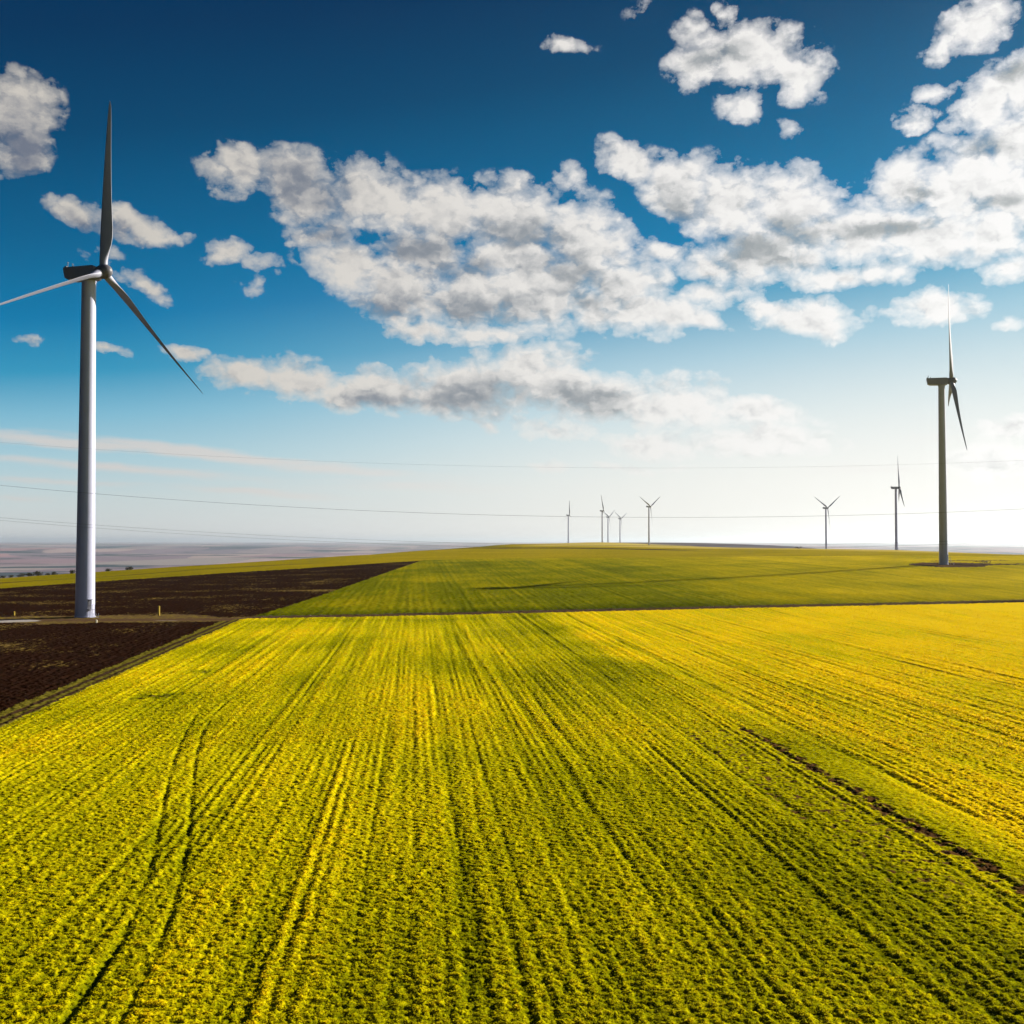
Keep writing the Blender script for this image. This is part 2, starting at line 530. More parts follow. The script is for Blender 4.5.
    hc = np.clip(hc, 0.02, 0.7) * (0.15 + 0.85 * e0)
    h[k] = hc; yellow[k] = yel; soil[k] = so
    k2 = (fid == CROP) & ~k
    yellow[k2] = 0.45; h[k2] = 0.1
    # ploughed
    k = (fid == PLOUGH) & infine
    h[k] = 0.12 + 0.09 * perlin(u[k] / 0.8, v[k] / 12, 80) + 0.12 * fbm(x[k] / 0.7, y[k] / 0.7, 3, 81, .7)
    wd = 0.10 * np.exp(-((y[k] - 232) / 14) ** 2) + 0.06 * np.exp(-((y[k] - 190) / 40) ** 2) + 0.05 * sstep(230, 300, y[k])
    wd += 0.22 * np.exp(-((u[k] + 43) / 0.7) ** 2) * 0 - 0.30 * np.exp(-((u[k] + 45.0) / 2.5) ** 2) * (y[k] < yt[k] + 3)
    wd += 0.30 * np.exp(-((x[k] + 68) / 13) ** 2 - ((y[k] - 338) / 5) ** 2)
    yellow[k] = wd
    # verge
    k = fid == VERGE
    h[k] = 0.10 + 0.10 * fbm(x[k] / 0.7, y[k] / 0.7, 3, 83, .6)
    soil[k] = 0.25 + 0.6 * np.exp(-((u[k] + 40.9) / .4) ** 2) + 0.5 * np.exp(-((u[k] + 39.5) / .35) ** 2)
    # tracks
    k = fid == TRACK
    h[k] = 0.05 + 0.06 * fbm(x[k] / 1.3, y[k] / 1.3, 3, 84)
    leftp = x[k] < -60
    yellow[k] = np.where(leftp, 0.55 - 0.5 * np.exp(-((y[k] - padc[k] + 1) / 2.2) ** 2), np.where(x[k] > 120, -0.38 + 0.3 * fbm(x[k] / 9, y[k] / 9, 2, 86), -0.33))
    soil[k] = np.where(leftp, sstep(0.1, 0.5, np.exp(-((x[k] + 111) / 7.0) ** 2 - ((y[k] - 225) / 4.0) ** 2)) * 0.95
                       + 0.7 * np.exp(-((x[k] + 76) / 5) ** 2 - ((y[k] - 226) / 1.1) ** 2), 0)
    # green field
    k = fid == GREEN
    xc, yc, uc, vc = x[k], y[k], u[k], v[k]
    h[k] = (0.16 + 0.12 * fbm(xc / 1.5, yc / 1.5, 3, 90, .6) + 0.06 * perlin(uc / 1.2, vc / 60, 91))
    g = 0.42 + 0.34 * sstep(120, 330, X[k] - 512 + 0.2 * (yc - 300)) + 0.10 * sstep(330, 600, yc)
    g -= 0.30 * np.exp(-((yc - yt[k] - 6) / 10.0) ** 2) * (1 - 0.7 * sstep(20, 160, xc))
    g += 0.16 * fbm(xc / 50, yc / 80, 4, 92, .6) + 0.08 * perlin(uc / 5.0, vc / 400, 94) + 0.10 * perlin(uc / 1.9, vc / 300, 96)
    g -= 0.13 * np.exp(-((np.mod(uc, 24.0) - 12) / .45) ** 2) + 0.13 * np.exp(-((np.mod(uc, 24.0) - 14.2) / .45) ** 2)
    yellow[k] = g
    soil[k] = (0.7 * np.exp(-((yc - yt[k] - 5.0) / 1.6) ** 2)
               + 0.5 * np.exp(-((yc - (492 + 0.12 * (xc - 120) + 4 * perlin(xc / 60, xc * 0, 93))) / 1.6) ** 2) * sstep(150, 200, xc)
               + 0.75 * np.exp(-((yc - (441 - 0.09 * (xc - 200))) / 1.6) ** 2) * sstep(198, 210, xc))
    # ground: strips behind the fields, then open country
    k = (fid == GROUND)
    yk = y[k]; xk = x[k]; Xk = X[k]
    br = f_brown(Xk)
    w = 0.045 * br
    soil[k] = (0.95 * np.exp(-((yk - br) / w) ** 2) * sstep(350, 430, Xk) * (1 - sstep(640, 760, Xk))
               + 0.35 * np.exp(-((yk - 1.14 * br) / (0.03 * br)) ** 2) * (1 - sstep(560, 660, Xk)))
    soil[k] += 0.55 * np.exp(-((yk - 1.13 * dt[k]) / (0.035 * dt[k])) ** 2) * (1 - sstep(300, 400, Xk)) * (Xk > -300)
    yl = 0.60 - 0.12 * (1 - sstep(100, 420, Xk)) + 0.05 * sstep(700, 900, Xk)
    yl = yl - 0.22 * sstep(1.05, 1.12, yk / br) * (1 - sstep(480, 560, Xk))
    yl = yl + 0.42 * sstep(1.1, 1.3, yk / br) * sstep(480, 560, Xk)
    yellow[k] = yl
    far[k] = np.where(yk < 20, 0, sstep(1.5, 1.7, np.hypot(xk, yk) / np.interp(Xk, [0, 200, 350, 500, 600, 690, 780, 900, 1024],
                                                               [400, 480, 700, 1300, 1750, 1650, 950, 700, 600])))
    h[k] = np.where(far[k] < 0.5, 0.10 + 0.12 * perlin(xk / 2.0, yk / 2.0, 95) * infine[k], 0)
    zz = z + h
    del z
    V = np.stack([x, y, zz], -1).reshape(-1, 3)
    # faces (ring closed in azimuth)
    jj = np.arange(na); jn = (jj + 1) % na
    i0 = (np.arange(nr - 1)[:, None] * na)
    F = np.stack([i0 + jj, i0 + jn, i0 + na + jn, i0 + na + jj], -1).reshape(-1, 4)[:, ::-1]
    ff = fid[:-1, :].reshape(-1)
    yellow = yellow.reshape(-1); soil = soil.reshape(-1); far = far.reshape(-1)
    specs = ((CROP, 'crop_field', mat_crop()), (VERGE, 'grass_verge', mat_verge()), (PLOUGH, 'ploughed_field', mat_ploughed()),
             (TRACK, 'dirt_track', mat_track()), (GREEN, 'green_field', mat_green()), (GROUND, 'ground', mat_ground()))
    for i, name, mt in specs:
        f = F[ff == i]
        used = np.zeros(len(V), bool); used[f.ravel()] = True
        idx = np.cumsum(used) - 1
        at = {'yellow': yellow[used], 'soil': soil[used]}
        if i == GROUND:
            at['far'] = far[used]
            rr = np.hypot(V[used][:, 0], V[used][:, 1]); XX = 512 + FOC * V[used][:, 0] / np.maximum(V[used][:, 1], 1)
            at['hill'] = (sstep(2200, 2400, rr) * (1 - sstep(4200, 5000, rr)) * sstep(575, 600, XX) * (1 - sstep(800, 850, XX)) * (V[used][:, 1] > 0))
        o = new_mesh_obj(name, V[used], idx[f], mt, at)
        tag(o, kind='structure')
    # sampler for the plants
    nf = len(fine)
    return dict(r=r, az=fine, z=zz[:, :nf], fid=fid[:, :nf], yellow=yellow.reshape(nr, na)[:, :nf], soil=soil.reshape(nr, na)[:, :nf], h=h[:, :nf])


G = build_ground()


def tuft_cards(n, d0, d1, power, L, scale):
    q = RNG.random(n)
    d = d0 * (d1 / d0) ** (q ** power)
    a = RNG.uniform(-0.56, 0.56, n)
    i = np.clip(np.searchsorted(G['r'], d), 1, len(G['r']) - 1)
    j = np.clip(((a - G['az'][0]) / (G['az'][1] - G['az'][0])).round().astype(int), 0, len(G['az']) - 1)
    hh = G['h'][i, j]
    keep = (G['fid'][i, j] == 0) & (G['soil'][i, j] < 0.32) & (hh > 0.08)
    d, a, i, j, hh = d[keep], a[keep], i[keep], j[keep], hh[keep]
    n = len(d)
    px, py, pz = d * np.sin(a), d * np.cos(a), G['z'][i, j] - 0.04
    ye = G['yellow'][i, j]
    size = RNG.uniform(0.7, 1.3, n) * (0.07 + 0.26 * hh) * scale
    th = RNG.random((n, L)) * 2 * np.pi
    el = RNG.uniform(0.15, 1.15, (n, L))
    ln = RNG.uniform(0.7, 1.35, (n, L)) * size[:, None]
    wd = ln * RNG.uniform(0.25, 0.45, (n, L))
    c, s = np.cos(th), np.sin(th)
    ce, se = np.cos(el), np.sin(el)
    base = np.stack([px, py, pz], -1)[:, None, :]
    ax = np.stack([c * ce, s * ce, se], -1) * ln[..., None]
    droop = np.stack([c * 0.25 * ln, s * 0.25 * ln, -0.22 * ln], -1)
    sd = np.stack([-s, c, RNG.uniform(-.4, .4, (n, L))], -1) * wd[..., None] * 0.5
    V = np.stack([base + 0 * ax, base + ax * 0.6 + sd, base + ax + droop, base + ax * 0.6 - sd], 2).reshape(-1, 3)
    lo = np.broadcast_to((ye - 0.15)[:, None], (n, L)); hi = (ye + 0.08)[:, None] + RNG.uniform(-.12, .14, (n, L))
    return V.astype(np.float32), np.stack([lo, hi, hi + 0.08, hi], 2).reshape(-1).astype(np.float32)


def build_tufts():
    # leafy rosettes standing on the crop rows of the near field
    a, ya = tuft_cards(380000, 30.0, 100.0, 0.9, 8, 0.62)
    b, yb = tuft_cards(170000, 90.0, 275.0, 0.8, 5, 1.5)
    V = np.concatenate([a, b]); Y = np.concatenate([ya, yb])
    F = np.arange(len(V)).reshape(-1, 4)
    o = new_mesh_obj('crop_leaves', V, F, mat_tuft(), {'yellow': Y}, smooth=False)
    tag(o, 'low yellow green crop leaves covering the near field', 'crop', kind='stuff')


build_tufts()

# ------------------------------------------------------------------ turbine
def mat_paint(name, col, rough=0.42):
    m, t, b = material(name)
    p = t.node('ShaderNodeTexCoord').outputs['Object']
    n = t.noise(t.scaled(p, 1.4, 1.4, 0.10), 1.0, 5, 0.6)
    n2 = t.noise(p, 0.35, 3, 0.5)
    k = t.math('ADD', t.math('MULTIPLY', n, 0.6), t.math('MULTIPLY', n2, 0.4))
    c = t.mix(t.ramp01(k, 0.35, 0.65), tuple(q * 0.90 for q in col), col)
    surf(b, t, c, rough, 0.35)
    return m


M_WHITE = mat_paint('white_tower_paint', (0.42, 0.44, 0.595))
M_BLADE = mat_paint('blade_gelcoat', (0.24, 0.25, 0.33), 0.5)
M_NAC = mat_paint('nacelle_paint', (0.20, 0.20, 0.25))
M_HUB = mat_paint('hub_grey', (0.10, 0.10, 0.12))
M_DARK = mat_paint('dark_steel', (0.05, 0.05, 0.055), 0.6)


def lathe(bm, prof, n=40, axis='z', off=(0, 0, 0)):
    rings = []
    for r, z in prof:
        ring = []
        for k in range(n):
            a = 2 * math.pi * k / n
            if axis == 'z': p = (r * math.cos(a), r * math.sin(a), z)
            else: p = (r * math.cos(a), z, r * math.sin(a))
            ring.append(bm.verts.new(Vector(p) + Vector(off)))
        rings.append(ring)
    for a, b in zip(rings, rings[1:]):
        for k in range(n):
            bm.faces.new((a[k], a[(k + 1) % n], b[(k + 1) % n], b[k]))
    bm.faces.new(rings[0][::-1]); bm.faces.new(rings[-1])


def box(bm, lo, hi, rot=None):
    vs = [bm.verts.new((x, y, z)) for x in (lo[0], hi[0]) for y in (lo[1], hi[1]) for z in (lo[2], hi[2])]
    if rot is not None:
        for q in vs: q.co = rot @ q.co
    for f in ((0, 1, 3, 2), (4, 6, 7, 5), (0, 4, 5, 1), (2, 3, 7, 6), (0, 2, 6, 4), (1, 5, 7, 3)):
        bm.faces.new([vs[i] for i in f])


HUBZ = 80.0
TOWER_TOP = 78.1
HUB_OFF = 4.1
TILT = rad(4.4)


def tower_r(z):
    t = z / TOWER_TOP
    return 2.22 - 0.62 * t


def build_blade_mesh():
    st = [0.9, 1.6, 2.4, 3.4, 4.8, 6.4, 8.2, 10.5, 14, 18, 22, 26, 30, 34, 37.5, 40, 41.3, 42.0]
    ch = [1.8, 1.8, 1.82, 2.0, 2.6, 3.15, 3.35, 3.25, 2.85, 2.45, 2.1, 1.8, 1.5, 1.2, .95, .7, .45, .12]
    th = [1.0, 1.0, .98, .82, .58, .42, .34, .29, .25, .23, .21, .20, .19, .18, .17, .16, .16, .2]
    tw = np.interp(st, [0, 5, 10, 20, 30, 42], [18, 17, 12, 7, 3, 0])
    bm = bmesh.new(); n = 20; rings = []
    for s, c, t, w in zip(st, ch, th, tw):
        ring = []
        a = -rad(w) + rad(BLADE_PITCH); c = c * 0.88 if s > 4 else c
        for k in range(n):
            q = 2 * math.pi * k / n
            # x along chord (0.3 at pitch axis), y thickness
            xx = 0.5 * math.cos(q)
            rnd = min(1.0, max(0.0, (t - 0.3) / 0.6))
            taper = (1 - rnd) * (0.62 - 0.75 * xx) + rnd
            yy = 0.5 * t * math.sin(q) * taper
            xx = xx + 0.2 * (1 - rnd)
            X, Y = xx * c, yy * c
            px, py = X * math.cos(a) - Y * math.sin(a), X * math.sin(a) + Y * math.cos(a)
            bend = -1.4 * (s / 42.0) ** 2
            ring.append(bm.verts.new((px, py + bend, s)))
        rings.append(ring)
    for a, b in zip(rings, rings[1:]):
        for k in range(n):
            bm.faces.new((a[k], a[(k + 1) % n], b[(k + 1) % n], b[k]))
    bm.faces.new(rings[0][::-1]); bm.faces.new(rings[-1])
    bmesh.ops.recalc_face_normals(bm, faces=bm.faces)
    me = bpy.data.meshes.new('blade'); bm.to_mesh(me); bm.free()
    me.polygons.foreach_set('use_smooth', np.ones(len(me.polygons), bool))
    me.materials.append(M_BLADE)
    return me


BLADE_PITCH = -60.0
BLADE_ME = build_blade_mesh()


def make_turbine():
    root = bpy.data.objects.new('wind_turbine', None); COL.objects.link(root)
    root.empty_display_size = 2
    bm = bmesh.new()
    prof = [(2.42, -0.6), (2.42, 0.14), (2.30, 0.14), (2.30, 0.34)]
    zs = [0.40, 6, 14, 22.0, 30, 38, 46.0, 54, 62, 70.0, TOWER_TOP - .25]
    for z in zs: prof.append((tower_r(z), z))
    prof += [(1.75, TOWER_TOP - .25), (1.75, TOWER_TOP)]
    lathe(bm, prof, 48)
    tower = bm_obj('tower', bm, M_WHITE, root)
    me = tower.data
    me.polygons.foreach_set('use_smooth', np.ones(len(me.polygons), bool))
    me.set_sharp_from_angle(angle=rad(35))
    # door with a hood and steps, facing a direction fixed on the tower
    DA = rad(DOOR_ANGLE)
    Rz = Matrix.Rotation(DA, 4, 'Z')
    bm = bmesh.new(); r = tower_r(3)
    box(bm, (-0.42, -r - 0.08, 2.0), (0.42, -r + 0.3, 4.05), Rz)
    box(bm, (-0.55, -r - 0.45, 4.10), (0.55, -r + 0.3, 4.18), Rz)
    bm_obj('door', bm, M_HUB, tower)
    bm = bmesh.new()
    box(bm, (-0.7, -r - 1.25, 1.86), (0.7, -r + 0.05, 1.96), Rz)
    for k in range(6):
        box(bm, (-0.55, -r - 1.55 - 0.27 * k, 1.60 - 0.29 * k), (0.55, -r - 1.27 - 0.27 * k, 1.65 - 0.29 * k), Rz)
    for sx in (-0.62, 0.62):
        for q in (0.1, 1.2, 2.9):
            zb = 1.9 - max(0, q - 1.2) * 1.06
            box(bm, (sx - .03, -r - q - .03, max(-0.1, zb - 1.9)), (sx + .03, -r - q + .03, zb + 1.05), Rz)
        box(bm, (sx - .03, -r - 1.2, 2.90), (sx + .03, -r - 0.1, 2.96), Rz)
    bm_obj('steps', bm, M_NAC, tower)
    # nacelle: side profile (y back from the hub, z), extruded to width
    prof = [(-2.6, -1.20), (-2.6, 1.15), (-2.0, 1.40), (3.5, 1.48), (6.1, 1.48), (6.1, 0.9), (5.7, -1.0), (4.7, -1.50), (-1.2, -1.75), (-2.2, -1.55)]
    bm = bmesh.new()
    secs = []
    for sx, k in ((-1.62, .86), (-1.45, 1.0), (1.45, 1.0), (1.62, .86)):
        secs.append([bm.verts.new((sx, y * (1 if abs(k - 1) < .01 else .985), z * k)) for y, z in prof])
    m = len(prof)
    for a, b in zip(secs, secs[1:]):
        for k in range(m):
            bm.faces.new((a[k], b[k], b[(k + 1) % m], a[(k + 1) % m]))
    bm.faces.new(secs[0]); bm.faces.new(secs[-1][::-1])
    for v in bm.verts: v.co.z += HUBZ
    lathe(bm, [(1.5, TOWER_TOP - .02), (1.5, HUBZ - 1.2)], 32)
    nac = bm_obj('nacelle', bm, M_NAC, root)
    bm = bmesh.new()
    box(bm, (-1.2, 5.6, HUBZ + 1.4), (1.2, 5.95, HUBZ + 1.85))
    for sx in (-0.8, 0.75):
        box(bm, (sx - .05, 5.3, HUBZ + 1.4), (sx + .05, 5.4, HUBZ + 2.8))
        box(bm, (sx - .28, 5.3, HUBZ + 2.7), (sx + .28, 5.4, HUBZ + 2.8))
    box(bm, (-.16, 4.3, HUBZ + 1.42), (.16, 4.6, HUBZ + 2.0))
    bm_obj('weather_mast', bm, M_DARK, nac)
    # hub / spinner on the tilted shaft
    tilt = Matrix.Translation((0, -HUB_OFF, HUBZ)) @ Matrix.Rotation(-TILT, 4, 'X')
    bm = bmesh.new()
    lathe(bm, [(1.25, 1.75), (1.45, 1.1), (1.62, .5), (1.65, -.4), (1.5, -1.1), (1.1, -1.7), (.55, -2.05), (.1, -2.15)], 32, 'y')
    hub = bm_obj('hub', bm, M_HUB, root, smooth=True)
    hub.matrix_local = tilt
    blades = []
    for k in range(3):
        b = bpy.data.objects.new('blade', BLADE_ME); COL.objects.link(b); b.parent = root
        blades.append(b)
    return root


def pose(root, psi, alpha, loc, pd=0, slim=1.0):
    root.location = loc
    root.rotation_euler = (0, 0, rad(psi))
    k = 0
    for c in root.children:
        if c.name.startswith('tower'):
            c.scale = (slim, slim, 1)
        if c.name.startswith('blade'):
            a = rad(alpha + 120 * k); k += 1
            # +alpha turns the blade from up towards the rotor plane's +X side
            c.matrix_local = Matrix.Translation((0, -HUB_OFF, HUBZ)) @ Matrix.Rotation(-TILT, 4, 'X') @ Matrix.Rotation(a, 4, 'Y') @ Matrix.Rotation(rad(pd), 4, 'Z')


def copy_tree(o, parent=None):
    c = o.copy(); COL.objects.link(c); c.parent = parent
    for ch in list(o.children): copy_tree(ch, c)
    return c


DOOR_ANGLE = 22.6 + 28 - 72
TURB = [
    # bearing column, base row or hub row, depth, psi, alpha, label
    (86.0, 237.0, 72, 5, 'large white wind turbine close by, standing on a dirt pad in the dark ploughed field'),
    (943.2, 446.0, 71, -23, 'tall wind turbine on a round bare soil patch in the yellow green field'),
    (896.2, 1300.0, 74, -8, 'mid-sized edge-on wind turbine on the crest, next left of the tall right one'),
    (826.0, 1870.0, 35, 57, 'far wind turbine with blades in a Y, standing alone left of the edge-on one'),
    (649.0, 2130.0, 46, 57, 'far wind turbine with blades in a Y, biggest of the distant cluster on the hill'),
    (602.2, 2600.0, 52, -12, 'far wind turbine on the hilltop with one blade pointing right, a faint one close beside'),
    (568.3, 2850.0, 50, 2, 'far wind turbine on the hilltop with one blade straight up, leftmost of the distant cluster'),
    (608.0, 3150.0, 50, 55, 'faint small wind turbine behind the hilltop, close beside a larger one'),
    (620.0, 3320.0, 50, 60, 'palest smallest wind turbine behind the hilltop, between two larger ones'),
]
proto = make_turbine()
for k, (X, d, psi, al, lab) in enumerate(TURB):
    t_ = proto if k == 0 else copy_tree(proto)
    x_ = (X - 512) / FOC * d
    z_ = tz(x_, d) + (0.05 if k else 0.0)
    pose(t_, psi, al, (x_, d, z_), (0, 42, 25, 12, 20, 25, 22, 20, 20)[k], 0.84 if k else 0.97)
    tag(t_, lab, 'wind turbine', 'wind turbines of the wind farm')

# ------------------------------------------------------------------ overhead wires
M_WIRE = mat_paint('wire_steel', (0.045, 0.045, 0.05), 0.6)


def wire(depth, z0, a, xm, rad_, label):
    xs = np.linspace(-152, 200, 90)
    n = 6; V = []; Fs = []
    for i, x in enumerate(xs):
        z = z0 + a * (x - xm) ** 2
        for k in range(n):
            q = 2 * math.pi * k / n
            V.append((x, depth + rad_ * math.cos(q), z + rad_ * math.sin(q)))
    for i in range(len(xs) - 1):
        for k in range(n):
            Fs.append((i * n + k, i * n + (k + 1) % n, (i + 1) * n + (k + 1) % n, (i + 1) * n + k))
    o = new_mesh_obj('overhead_wire', np.array(V), np.array(Fs), M_WIRE)
    tag(o, label, 'power cable', 'power line wires across the sky')


wire(150, 21.05, .00048, 24, .018, 'overhead wire of the power line, the darkest one, crossing behind the small far turbines')
wire(150, 28.3, .00040, 22, .0075, 'thin overhead wire of the power line, highest of all in the sky')
wire(150, 16.9, .00042, 24, .014, 'overhead wire just above the left horizon, upper of the low pair')
wire(157, 16.35, .00042, 24, .014, 'overhead wire just above the left horizon, lower of the low pair')

# ------------------------------------------------------------------ shrubs and posts
def mat_leaf(name, a, b_):
    m, t, b = material(name)
    n = t.noise(t.coords(), 2.0, 3, 0.6)
    surf(b, t, t.mix(n, a, b_), 0.7, 0.15)
    return m


M_SHRUB = mat_leaf('shrub_leaves', (0.020, 0.022, 0.012), (0.055, 0.050, 0.022))
M_TWIG = mat_leaf('dry_twigs', (0.06, 0.04, 0.02), (0.14, 0.10, 0.05))
M_BARK = mat_leaf('shrub_bark', (0.03, 0.022, 0.016), (0.06, 0.045, 0.03))


def shrub(x, y, w, hgt, label, mat=None, leaves=420):
    z = tz(x, y) + 0.05
    root = bpy.data.objects.new('shrub', None); COL.objects.link(root); root.location = (x, y, z); w *= 1.25; hgt *= 1.15
    tag(root, label, 'bush', 'dark bushes along the field crest' if mat is None else None)
    lob = [(random.uniform(-.36, .36) * w, random.uniform(-.25, .25) * w, random.uniform(.12, .62) * hgt, random.uniform(.24, .38)) for _ in range(9)]
    c = np.array([l[:3] for l in lob]); rr = np.array([l[3] for l in lob])
    k = RNG.integers(0, 9, leaves)
    q = RNG.normal(0, 1, (leaves, 3)); q /= np.linalg.norm(q, axis=1)[:, None]
    p = c[k] + q * (RNG.random(leaves) ** .4)[:, None] * rr[k][:, None] * np.array([w, w, hgt * .9])
    p[:, 2] = np.maximum(p[:, 2], 0.08)
    s = hgt * RNG.uniform(.06, .13, leaves)
    a = RNG.normal(0, 1, (leaves, 3)); a /= np.linalg.norm(a, axis=1)[:, None]
    b2 = np.cross(a, RNG.normal(0, 1, (leaves, 3))); b2 /= np.linalg.norm(b2, axis=1)[:, None]
    V = np.stack([p - a * s[:, None], p + b2 * s[:, None] * .55, p + a * s[:, None], p - b2 * s[:, None] * .55], 1).reshape(-1, 3)
    new_mesh_obj('foliage', V, np.arange(len(V)).reshape(-1, 4), mat or M_SHRUB, smooth=False, parent=root)
    bm = bmesh.new()
    for (lx, ly, lz, _) in lob[:6]:
        a0 = Vector((random.uniform(-.05, .05) * w, random.uniform(-.05, .05) * w, -0.15)); b0 = Vector((lx, ly, lz))
        dr = (b0 - a0); side = dr.cross(Vector((0.3, 1, 0.1))).normalized(); up = dr.cross(side).normalized()
        r0, r1 = 0.03 * hgt, 0.012 * hgt
        ra = [bm.verts.new(a0 + (side * math.cos(t) + up * math.sin(t)) * r0) for t in np.linspace(0, 2 * math.pi, 6)[:-1]]
        rb = [bm.verts.new(b0 + (side * math.cos(t) + up * math.sin(t)) * r1) for t in np.linspace(0, 2 * math.pi, 6)[:-1]]
        for i in range(5): bm.faces.new((ra[i], ra[(i + 1) % 5], rb[(i + 1) % 5], rb[i]))
        bm.faces.new(rb)
    bm_obj('stem', bm, M_BARK, root)


CREST = [
    (4, 576.9, 2.6, 1.7, 'low dark bush on the crest at the left edge of the ploughed field'),
    (12, 576.2, 2.2, 1.5, 'small round bush on the crest, second from the left edge'),
    (23, 575.6, 4.2, 2.2, 'wide dark bush on the crest, start of the longest bushy clump'),
    (31, 575.0, 4.0, 2.4, 'dense dark bush in the middle of the longest bushy clump on the crest'),
    (39, 574.6, 3.6, 2.8, 'tallest dark bush ending the longest clump on the crest'),
    (49, 574.0, 2.4, 1.4, 'small low bush midway between the long bushy clump and the big tower'),
    (55, 573.6, 2.4, 1.9, 'small upright bush near the big tower, beside an even lower bush'),
    (74, 572.4, 2.8, 2.4, 'dark bush on the crest touching the left side of the big tower'),
    (109, 570.6, 3.0, 1.9, 'lone bush on the crest just right of the big tower'),
    (130, 569.3, 3.4, 2.2, 'lone wide bush on the crest, farthest right of the big tower'),
]
for X, p, w, hg, lab in CREST:
    d = np.linspace(380, 760, 400); z = terrain((X - 512) / FOC * d, d)
    dc = float(d[np.argmax((z - CAM_H) / d)]) - 4
    shrub((X - 512) / FOC * dc, dc, w, hg, lab)
shrub(207.5, 452.0, 6.5, 1.4, 'dry brown weeds heaped beside the tall turbine, on bare soil', M_TWIG, 300)
d_ = 1000.0
shrub((799 - 512) / FOC * d_, d_, 6.0, 2.6, 'tiny lone bush on the right skyline, left of the Y-bladed far turbine', M_SHRUB, 200)


def post(x, y, hgt, w, mat, label, name='marker_post', cat='post'):
    root = bpy.data.objects.new(name, None); COL.objects.link(root); root.location = (x, y, tz(x, y) + 0.05)
    tag(root, label, cat)
    bm = bmesh.new(); box(bm, (-w, -w, -.3), (w, w, hgt * .88))
    bm_obj('shaft', bm, mat, root)
    bm = bmesh.new(); lathe(bm, [(w * 1.5, hgt * .88), (w * 1.5, hgt * .95), (w * .6, hgt)], 10)
    bm_obj('cap', bm, mat, root)


M_YEL = mat_paint('yellow_post_paint', (0.42, 0.28, 0.015), 0.6)
M_PALE = mat_paint('pale_post_paint', (0.62, 0.56, 0.42), 0.6)
post((159.8 - 512) / FOC * 241, 241, 2.3, .17, M_YEL, 'yellow gas marker post at the edge of the ploughed field'.replace('gas ', ''))
post((97.5 - 512) / FOC * 219, 219, 0.75, .14, M_PALE, 'short pale marker stake on the dirt pad, right in front of the big tower')
post((15.5 - 512) / FOC * 240, 240, 1.1, .12, M_YEL, 'short yellowish stake by the gravel patch at the far left')

# ------------------------------------------------------------------ haze
def build_haze():
    bm = bmesh.new()
    box(bm, (-75000, -75000, -110), (75000, 75000, 150))
    m = bpy.data.materials.new('haze_air'); m.use_nodes = True
    nt = m.node_tree; nt.nodes.clear()
    out = nt.nodes.new('ShaderNodeOutputMaterial')
    pv = nt.nodes.new('ShaderNodeVolumePrincipled')
    pv.inputs['Color'].default_value = (0.84, 0.93, 1.0, 1)
    pv.inputs['Density'].default_value = 0.000036
    pv.inputs['Anisotropy'].default_value = 0.72
    nt.links.new(pv.outputs[0], out.inputs['Volume'])
    o = bm_obj('haze', bm, m)
    tag(o, 'pale haze over the distant plain', 'haze', kind='stuff')


build_haze()

# ------------------------------------------------------------------ sky
def px_to_sky(X, Y):
    dx, dy, dz = (X - 512) / FOC, 1.0, (512 - Y) / FOC
    y = dy * math.cos(PITCH) - dz * math.sin(PITCH); z = dy * math.sin(PITCH) + dz * math.cos(PITCH)
    return math.degrees(math.atan2(dx, y)), math.degrees(math.atan2(z, math.hypot(dx, y)))


